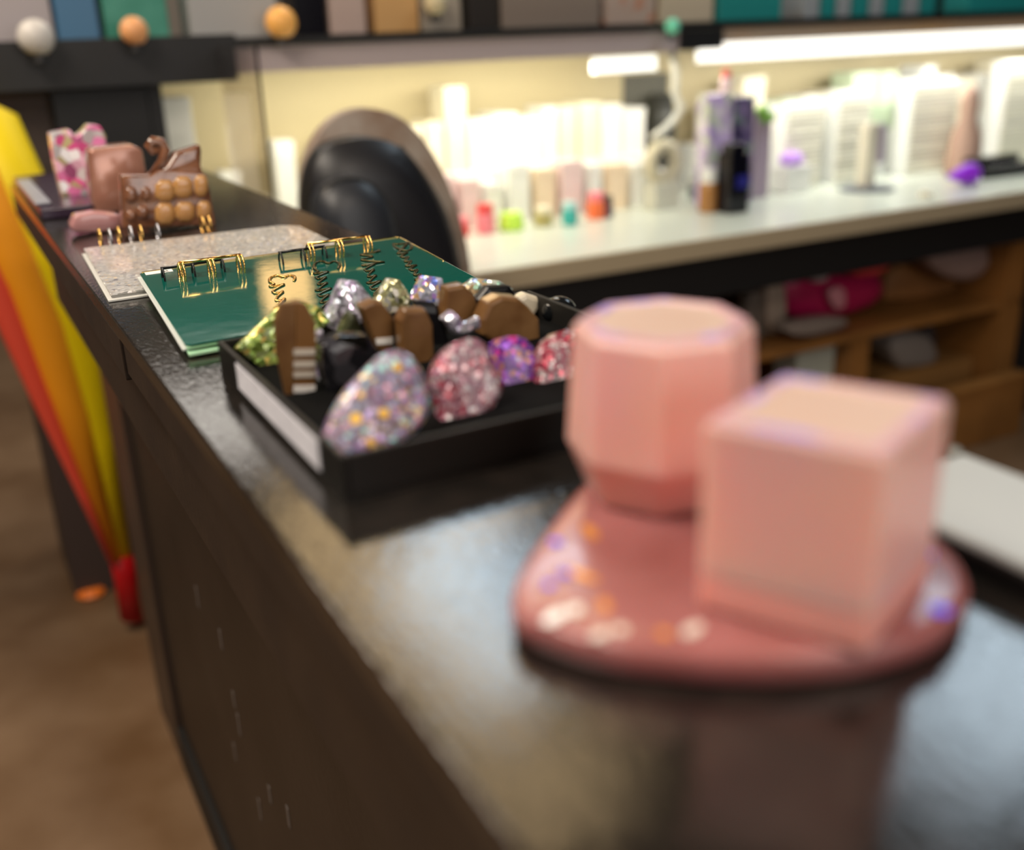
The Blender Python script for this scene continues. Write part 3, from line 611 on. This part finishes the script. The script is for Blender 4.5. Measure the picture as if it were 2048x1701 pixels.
dbox('dark_violet_box', 1470, 1512, 195, 2.42, .05, m_dp, 'dark violet patterned box behind the black bottle')
dbox('mauve_box', 1514, 1545, 225, 2.46, .05, mat('mauve_box', (.42, .33, .42), .5), 'greyish mauve box right of the dark violet box')
c = aty(1416, 400, 2.36)
jar(c.x, 2.36, .026, .12, mat('amber_glass', (.40, .19, .06), .25), m_w, 'small amber bottle with white cap left of the black bottle', cat='bottle', name='amber_bottle')
b = BM(); c = aty(1535, 232, 2.44)
for k in range(7): b.sphere(c + Vector((rnd.uniform(-.02, .02), rnd.uniform(0, .02), rnd.uniform(-.03, .03))), .014)
tag(obj('green_sprig', b, mat('leaf_green', (.18, .38, .05), .5), smooth=True), 'small green leafy sprig above the mauve box', 'plant')
a = aty(1430, 150, 2.44)
t = thing('pink_tube', (a.x, 2.45, -.1), 'slim tube with pink red cap above the lilac box', 'tube')
a1 = aty(1452, 185, 2.445)
obj('tube_body', BM().lathe((a1.x, 2.445, a1.z), [(.016, .0), (.016, .035), (.012, .04)], 16), m_pp, t)
obj('cap', BM().lathe((a1.x, 2.445, a1.z), [(.012, .0401), (.012, .06)], 16), m_red, t)
c = atz(1585, 330, DZ); c.y = 2.5; c.x = aty(1583, 320, 2.5).x
tag(obj('violet_dome', BM().sphere((c.x, 2.5, aty(1583, 318, 2.5).z), .042, (1, .8, .55)), m_lv, smooth=True), 'bright lilac domed pot in front of the white drawer tower', 'pot')
st = obj('clear_stand', BM().box(c.x - .05, c.x + .05, 2.46, 2.54, DZ + .0005, aty(1583, 330, 2.5).z), m_w, bevel=.002); tag(st, 'low white block under the lilac domed pot', 'block')
# beige post with lilac sleeve on dark foot
c = atz(1733, 378, DZ)
t = thing('display_post', (c.x, c.y, DZ), 'cream post on a flat dark foot with lilac sleeve', 'display stand')
obj('foot', BM().lathe(c, [(.085, .0005), (.085, .006), (.02, .010)], 24), mat('foot_slate', (.12, .13, .16), .4), t)
obj('post', BM().box(c.x - .032, c.x + .012, c.y - .02, c.y + .02, DZ + .0101, DZ + .20), m_c, t, bevel=.003)
obj('sleeve', BM().box(c.x + .0125, c.x + .045, c.y - .02, c.y + .02, DZ + .08, DZ + .195), mat('sleeve_lilac', (.40, .32, .42), .5), t, bevel=.003)
# brown figure
c = aty(1930, 290, 2.42)
t = thing('brown_figure', (c.x, 2.42, DZ), 'slim brown pink figurine shape standing before the rear boxes on the right', 'figurine')
obj('figure_body', BM().lathe((c.x, 2.42, DZ), [(.06, .0005), (.055, .03), (.05, .12), (.028, .18), (.032, .22), (.026, .26), (.012, .28)], 18), mat('figure_brown', (.50, .32, .24), .5), t, smooth=True)
# orange cap, violet funnel, black tray at right
c = atz(1925, 372, DZ)
t = thing('violet_funnel', (c.x, c.y, DZ), 'vivid violet pointed piece lying on the right part of the desk', 'cone')
obj('cone', BM().loft([[Vector((c.x - .075 + .12 * s, c.y, DZ + .035)) + Vector((0, math.cos(q) * r, math.sin(q) * r)) for q in [2 * PI * k / 16 for k in range(16)]] for s, r in ((0, .003), (.45, .022), (.8, .034), (1, .030), (1.1, .012))]), m_viol, t, smooth=True)
c = atz(1945, 345, DZ); c.x += .05
tag(obj('orange_pot', BM().lathe((c.x - .03, c.y + .10, DZ), [(.030, .0005), (.031, .02), (.029, .05), (.02, .062)], 20), m_or, smooth=True), 'orange rounded pot behind the violet pointed piece', 'pot')
c = atz(1995, 352, DZ)
t = thing('black_dish', (c.x, c.y, DZ), 'black shallow dish at the right end of the desk', 'dish')
obj('dish_body', BM().box(c.x - .10, c.x + .14, c.y - .03, c.y + .06, DZ + .0005, DZ + .04), m_ngh, t, bevel=.006)
obj('dish_rim', BM().box(c.x - .10, c.x + .14, c.y + .03, c.y + .061, DZ + .0401, DZ + .06), m_ngh, t, bevel=.003)
pj(1850, 395, .02, .016, m_c, m_c, 'low pale yellow jar left of the violet pointed piece')
# cable and tape ring by the grey shadowed recess
c = atz(1325, 388, DZ)
t = thing('magnifier_lamp', (c.x, c.y, DZ), 'pale gooseneck lamp with round ring head standing at the middle of display', 'lamp')
Y0 = 2.50
obj('gooseneck', BM().tube([aty(a, d, Y0) for a, d in ((1345, 105), (1352, 150), (1350, 190), (1362, 215), (1348, 240), (1325, 262), (1305, 275))], .010, 10), mat('neck_silver', (.72, .72, .66), .3), t, smooth=True)
hc = aty(1325, 325, Y0)
obj('ring_head', BM().tube([hc + Vector((.042 * math.cos(q), 0, .048 * math.sin(q))) for q in [2 * PI * k / 24 for k in range(24)]], .021, 10, closed=True), mat('ring_beige', (.60, .55, .40), .4), t, smooth=True)
obj('hub', BM().lathe((hc.x, Y0, hc.z), [(.021, 0), (.021, .01)], 16), mat('hub_dark', (.08, .08, .08), .4), t)
obj('lamp_base', BM().box(hc.x - .045, hc.x + .045, Y0 - .03, Y0 + .03, DZ + .0005, hc.z - .055), mat('lamp_base', (.6, .6, .52), .4), t, bevel=.003)
t = thing('grey_cabinet', (1.98, 2.7, DZ), 'grey box shaped recess divider behind the gooseneck lamp', 'divider')
obj('divider_panel', BM().box(1.925, 2.10, 2.817, 2.8195, DZ + .0005, .06), mat('divider_grey', (.14, .135, .11), .7), t, bevel=.002)
tag(obj('dark_vase', BM().lathe((aty(1322, 240, 2.765).x, 2.765, DZ), [(.03, .0005), (.04, .10), (.05, .2), (.035, .30)], 18), mat('vase_dark', (.05, .05, .045), .4), smooth=True), 'dark grey tall vessel behind the gooseneck', 'vase')
pj(1395, 398, .028, .06, mat('slate_jar', (.12, .13, .13), .4), m_gy, 'slate grey jar between the gooseneck lamp and the amber bottle')
# ------------------------------------------------------------------ things on the top shelf
def top(name, px0, px1, bot, m, label, yy=2.47, h=.14, th=.1, cat='box'):
    a, c2 = aty(px0, bot, yy), aty(px1, bot, yy); z = .2055 if yy > 2.44 else .2155
    t = thing(name, ((a.x + c2.x) / 2, yy, z), label, cat, None)
    obj('body', BM().box(a.x, c2.x, yy, yy + th, z, z + h), m, t, bevel=.003)
    obj('flap', BM().box(a.x + .002, c2.x - .002, yy + .002, yy + th - .002, z + h + .0002, z + h + .004), m, t)
m_bxw = mat('shelf_box_white', (.42, .41, .42), .5)
top('white_box', -20, 108, 60, mat('white_print', (.42, .38, .40), .5, col2=(.4, .22, .2), cscale=18, thr=(.6, .7)), 'white printed box at the far left of the top shelf')
top('blue_box', 115, 200, 60, mat('blue_box', (.05, .16, .30), .4), 'dark blue box on the top shelf right of the white printed box')
top('green_box', 212, 340, 60, mat('green_box', (.035, .24, .17), .4, col2=(.06, .3, .22), cscale=20), 'deep green box on the top shelf above the orange ball')
top('pale_grey_box', 385, 560, 80, mat('pale_grey_box', (.40, .40, .40), .5), 'wide pale grey box on the top shelf')
top('black_box', 595, 655, 80, m_ngh, 'black box between the pale grey box and the cream bottle')
top('cream_bottle', 664, 735, 80, mat('cream_pinkish', (.50, .38, .34), .5), 'cream pinkish box on the top shelf', cat='box')
top('orange_box', 755, 840, 80, mat('orange_tan', (.62, .36, .14), .5), 'orange tan box on the top shelf')
top('grey_beige_box', 845, 925, 80, mat('grey_beige', (.36, .31, .25), .5), 'grey beige box right of the orange tan box')
top('taupe_case', 1005, 1200, 70, mat('taupe', (.24, .19, .155), .5), 'wide taupe case in the middle of the top shelf')
top('dark_brown_box', 940, 1000, 70, mat('dark_brown', (.02, .015, .012), .5), 'dark brown box left of the taupe case')
top('rust_print_box', 1212, 1310, 70, mat('rust_print', (.45, .34, .28), .5, col2=(.5, .14, .04), cscale=14, thr=(.5, .6)), 'beige box with rust orange print right of the taupe case')
top('cream_box', 1318, 1425, 70, mat('cream_b', (.55, .45, .32), .5), 'cream box left of the wide teal box')
top('teal_box', 1435, 1562, 45, mat('teal_a', (.02, .24, .22), .4), 'wide teal box on the top shelf')
bind = [mat('bind_teal', (.02, .25, .23), .4), mat('bind_grey', (.33, .34, .34), .4)]
xs = [1605, 1640, 1672, 1702, 1738, 1768, 1805, 1838, 1872]; nms = ['grey', 'teal', 'grey', 'teal', 'grey', 'teal', 'grey', 'teal']
ords = ['first', 'second', 'third', 'fourth', 'fifth', 'sixth', 'seventh', 'eighth']
for i in range(8): top('upright_box', xs[i] + 2, xs[i + 1] - 2, 30, bind[0] if nms[i] == 'teal' else bind[1], '%s upright slim box, %s from the left of the slim row at the top right' % (nms[i], ords[i]))
top('teal_box', 1935, 2060, 20, mat('teal_c', (.02, .27, .25), .4), 'teal box at the right end of the top shelf')
def ball(px, py, rpx, yy, m, label, name='ball', cat='ball'):
    c = aty(px, py, yy); r = rpx / FPX * 2.25
    t = thing(name, (c.x, yy, c.z - r), label, cat)
    obj('ball_body', BM().sphere(c, r), m, t, smooth=True)
    obj('stand', BM().lathe((c.x, yy, 0), [(r * .5, c.z - r - .012), (r * .4, c.z - r + .003)], 16), m_blackp, t)
m_ob = mat('orange_ball', (.85, .42, .12), .4, emit=None)
ball(562, 45, 32, 2.41, mat('orange_ball', (.95, .48, .12), .4), 'bright orange round ornament in front of the pale grey box')
ball(268, 62, 26, 2.36, mat('amber_ball', (.80, .38, .16), .4), 'dull orange round ornament below the deep green box')
ball(72, 75, 32, 2.36, mat('white_ball', (.60, .58, .56), .4), 'white round ornament at the far left below the printed box')
ball(1345, 53, 19, 2.41, mat('mint_ball', (.2, .75, .5), .4), 'small mint green round ornament above the gooseneck lamp')
ball(870, 8, 24, 2.44, mat('yellow_ball', (.62, .52, .32), .4), 'pale yellow round ornament in front of the grey beige box')
# ------------------------------------------------------------------ things in the cubby
def cub(name, px, yy, th, m, label, cat, k=1, lo=-.6635, hi=-.49, **kw):
    b = slab(px, yy, th, k=k, **kw)
    for v in b.b.verts: v.co.z = min(hi, max(lo, v.co.z)); v.co.x = min(2.922, v.co.x)
    return tag(obj(name, b, m, bevel=.004, smooth=True), label, cat)
m_mag = mat('magenta_bag', (.45, .012, .09), .35); m_corl = mat('coral_bag', (.75, .07, .07), .4)
cub('magenta_bag', [(1560, 560), (1580, 540), (1660, 545), (1760, 540), (1770, 600), (1680, 636), (1590, 640), (1560, 610)], 2.26, .12, m_mag, 'crumpled magenta plastic bag on the cubby shelf', 'bag', dome=.03)
cub('coral_pouch', [(1660, 528), (1700, 512), (1770, 500), (1785, 515), (1770, 548), (1700, 555)], 2.17, .04, m_corl, 'coral red pouch on top of the magenta bag', 'pouch', dome=.015)
cub('clear_wrap', [(1610, 540), (1640, 525), (1665, 535), (1655, 565), (1620, 565)], 2.20, .02, mat('wrap_grey', (.42, .38, .40), .3), 'greyish clear wrap piece on the magenta bag', 'wrap', dome=.01)
cub('pink_packet', [(1655, 580), (1690, 570), (1695, 615), (1670, 622)], 2.20, .02, mat('packet_pink', (.60, .25, .30), .3), 'pale pink packet in front of the magenta bag', 'packet')
cub('cream_bottle', [(1535, 560), (1570, 555), (1575, 640), (1560, 670), (1535, 665)], 2.22, .04, mat('cream_dull', (.38, .30, .24), .5), 'dull cream bottle left of the magenta bag', 'bottle')
cub('grey_tool_pile', [(1495, 590), (1530, 580), (1540, 690), (1490, 695)], 2.24, .05, mat('tool_grey', (.16, .13, .11), .5), 'dark greyish brown bundle at the left of the cubby shelf', 'bundle')
cub('grey_tool_tray', [(1560, 655), (1690, 632), (1700, 655), (1600, 678)], 2.135, .06, mat('tray_greyish', (.22, .18, .16), .5), 'flat grey tray lying in front on the cubby shelf', 'tray')
cub('brown_sack', [(1770, 560), (1800, 525), (1900, 515), (1985, 520), (1985, 590), (1850, 625), (1770, 615)], 2.33, .12, mat('sack_brown', (.30, .13, .04), .6), 'large brown paper sack on the right of the cubby shelf', 'sack', dome=.02)
cub('mauve_bundle', [(1845, 500), (1880, 478), (1960, 480), (1985, 510), (1975, 545), (1930, 565), (1870, 545)], 2.20, .06, mat('bundle_mauve', (.30, .21, .19), .6), 'greyish pink bundle in front of the brown sack', 'bundle', dome=.02)
tag(obj('white_carton', BM().box(2.12, 2.272, 2.19, 2.29, FZ + .0405, -.70), mat('carton_greenish', (.45, .48, .42), .5), bevel=.004), 'pale greenish carton in the lower left cubby', 'carton')
cub('grey_cloth_roll', [(1775, 680), (1810, 660), (1860, 670), (1880, 720), (1850, 745), (1790, 735)], 2.24, .1, mat('cloth_grey', (.26, .23, .21), .6), 'grey rolled cloth in the lower right cubby', 'cloth', dome=.02, lo=-.869, hi=-.691)
cub('dark_bundle', [(1850, 650), (1920, 645), (1940, 700), (1920, 790), (1860, 780), (1840, 700)], 2.38, .1, mat('bundle_dark', (.05, .035, .035), .6), 'dark bundle behind the grey rolled cloth', 'bundle', dome=.02, lo=-.869, hi=-.691)
tag(obj('brown_carton', BM().box(2.375, 2.92, 2.2, 2.5, FZ + .041, -.87), mat('carton_brown', (.30, .15, .045), .6), bevel=.004), 'brown carton standing in the lower right cubby', 'carton')
c = atz(1905, 925, FZ)
tag(obj('white_paper_ball', BM().sphere((c.x, c.y, FZ + .028), .03, (1, 1, .9), 9, 6), mat('paper_white', (.5, .48, .42), .6)), 'crumpled white paper on the floor beside the brown wooden crate', 'paper')
a0 = aty(1880, 900, c.y + .05).x; a1 = aty(2034, 900, c.y + .05).x
cr = thing('wooden_crate', ((a0 + a1) / 2, c.y + .15, FZ), 'brown wooden crate on the floor before the right end of the cubby', 'crate')
obj('crate_body', BM().box(a0, a1, c.y + .05, 2.04, FZ + .0005, aty(1960, 780, c.y + .05).z), m_wood, cr, bevel=.003)
obj('crate_lid', BM().box(a0 - .005, a1 + .005, c.y + .045, 2.04, aty(1960, 780, c.y + .05).z + .0002, aty(1960, 772, c.y + .05).z), m_wood, cr, bevel=.002)
# ------------------------------------------------------------------ chair
CY = 1.78
m_lea = mat('black_leather', (.010, .010, .013), .40, bump=.12, bscale=90, spec=.7); m_shell = mat('shell_warm_reflection', (.26, .16, .10), .35, col2=(.42, .36, .30), cscale=9)  # warm reflection on the black chair back put into the shell's colour
ch = thing('leather_chair', (.75, CY, FZ), 'black leather chair with tall rounded padded back behind the counter', 'chair')
outer = [(608, 520), (603, 380), (610, 320), (635, 265), (675, 228), (725, 213), (790, 225), (840, 265), (885, 335), (915, 410), (938, 500), (950, 600), (960, 720)]
def arch(px, y): return [aty(a, b2, y) for a, b2 in px]
def smoothline(p, k=2):
    for _ in range(k):
        q = [p[0]]
        for a, b2 in zip(p, p[1:]): q += [a.lerp(b2, .25), a.lerp(b2, .75)]
        p = q + [p[-1]]
    return p
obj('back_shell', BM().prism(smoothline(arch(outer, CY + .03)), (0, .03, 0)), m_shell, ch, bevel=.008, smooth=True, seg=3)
bol = [(622, 560), (616, 440), (618, 370), (632, 320), (665, 285), (725, 272), (785, 282), (830, 318), (872, 380), (900, 440), (922, 520), (935, 620), (945, 720), (800, 720), (700, 720), (630, 720)]
obj('bolster', BM().prism(smoothline(arch(bol, CY - .03)), (0, .055, 0), dome=.035, inset=.62), m_lea, ch, bevel=.02, smooth=True, seg=4)
inner = [(634, 560), (632, 420), (650, 375), (695, 350), (745, 362), (782, 405), (800, 480), (806, 600), (812, 720), (640, 720)]
obj('cushion', BM().prism(smoothline(arch(inner, CY - .085)), (0, .05, 0), dome=.03, inset=.6), mat('cushion_leather_lit', (.020, .023, .030), .42, bump=.12, bscale=90, spec=.7), ch, bevel=.015, smooth=True, seg=4)  # paler bluish leather: light on the cushion put into its base colour
obj('seam', BM().tube(smoothline(arch([(640, 380), (690, 352), (745, 364), (782, 408), (799, 480), (805, 600)], CY - .088)), .0025, 6), mat('seam_dark', (.03, .028, .026), .6), ch, smooth=True)
obj('seam', BM().tube(smoothline(arch([(800, 292), (850, 350), (885, 420), (908, 490), (925, 600)], CY - .045)), .0025, 6), mat('seam_dark', (.05, .045, .04), .6), ch, smooth=True)
obj('seat', BM().box(.58, .95, 1.42, 1.80, -.62, -.52), m_lea, ch, bevel=.03, seg=4)
obj('back_support', BM().box(.70, .82, CY + .02, CY + .05, -.6, -.2), m_blackp, ch, bevel=.004)
obj('gas_post', BM().lathe((.76, 1.6, 0), [(.03, -1.0), (.03, -.62)], 16), m_blackp, ch)
for k in range(5):
    a = 2 * PI * k / 5 + .3
    obj('leg', BM().tube([Vector((.76, 1.6, -.99)), Vector((.76 + .24 * math.cos(a), 1.6 + .24 * math.sin(a), -1.045))], [.022, .014], 8), m_blackp, ch)
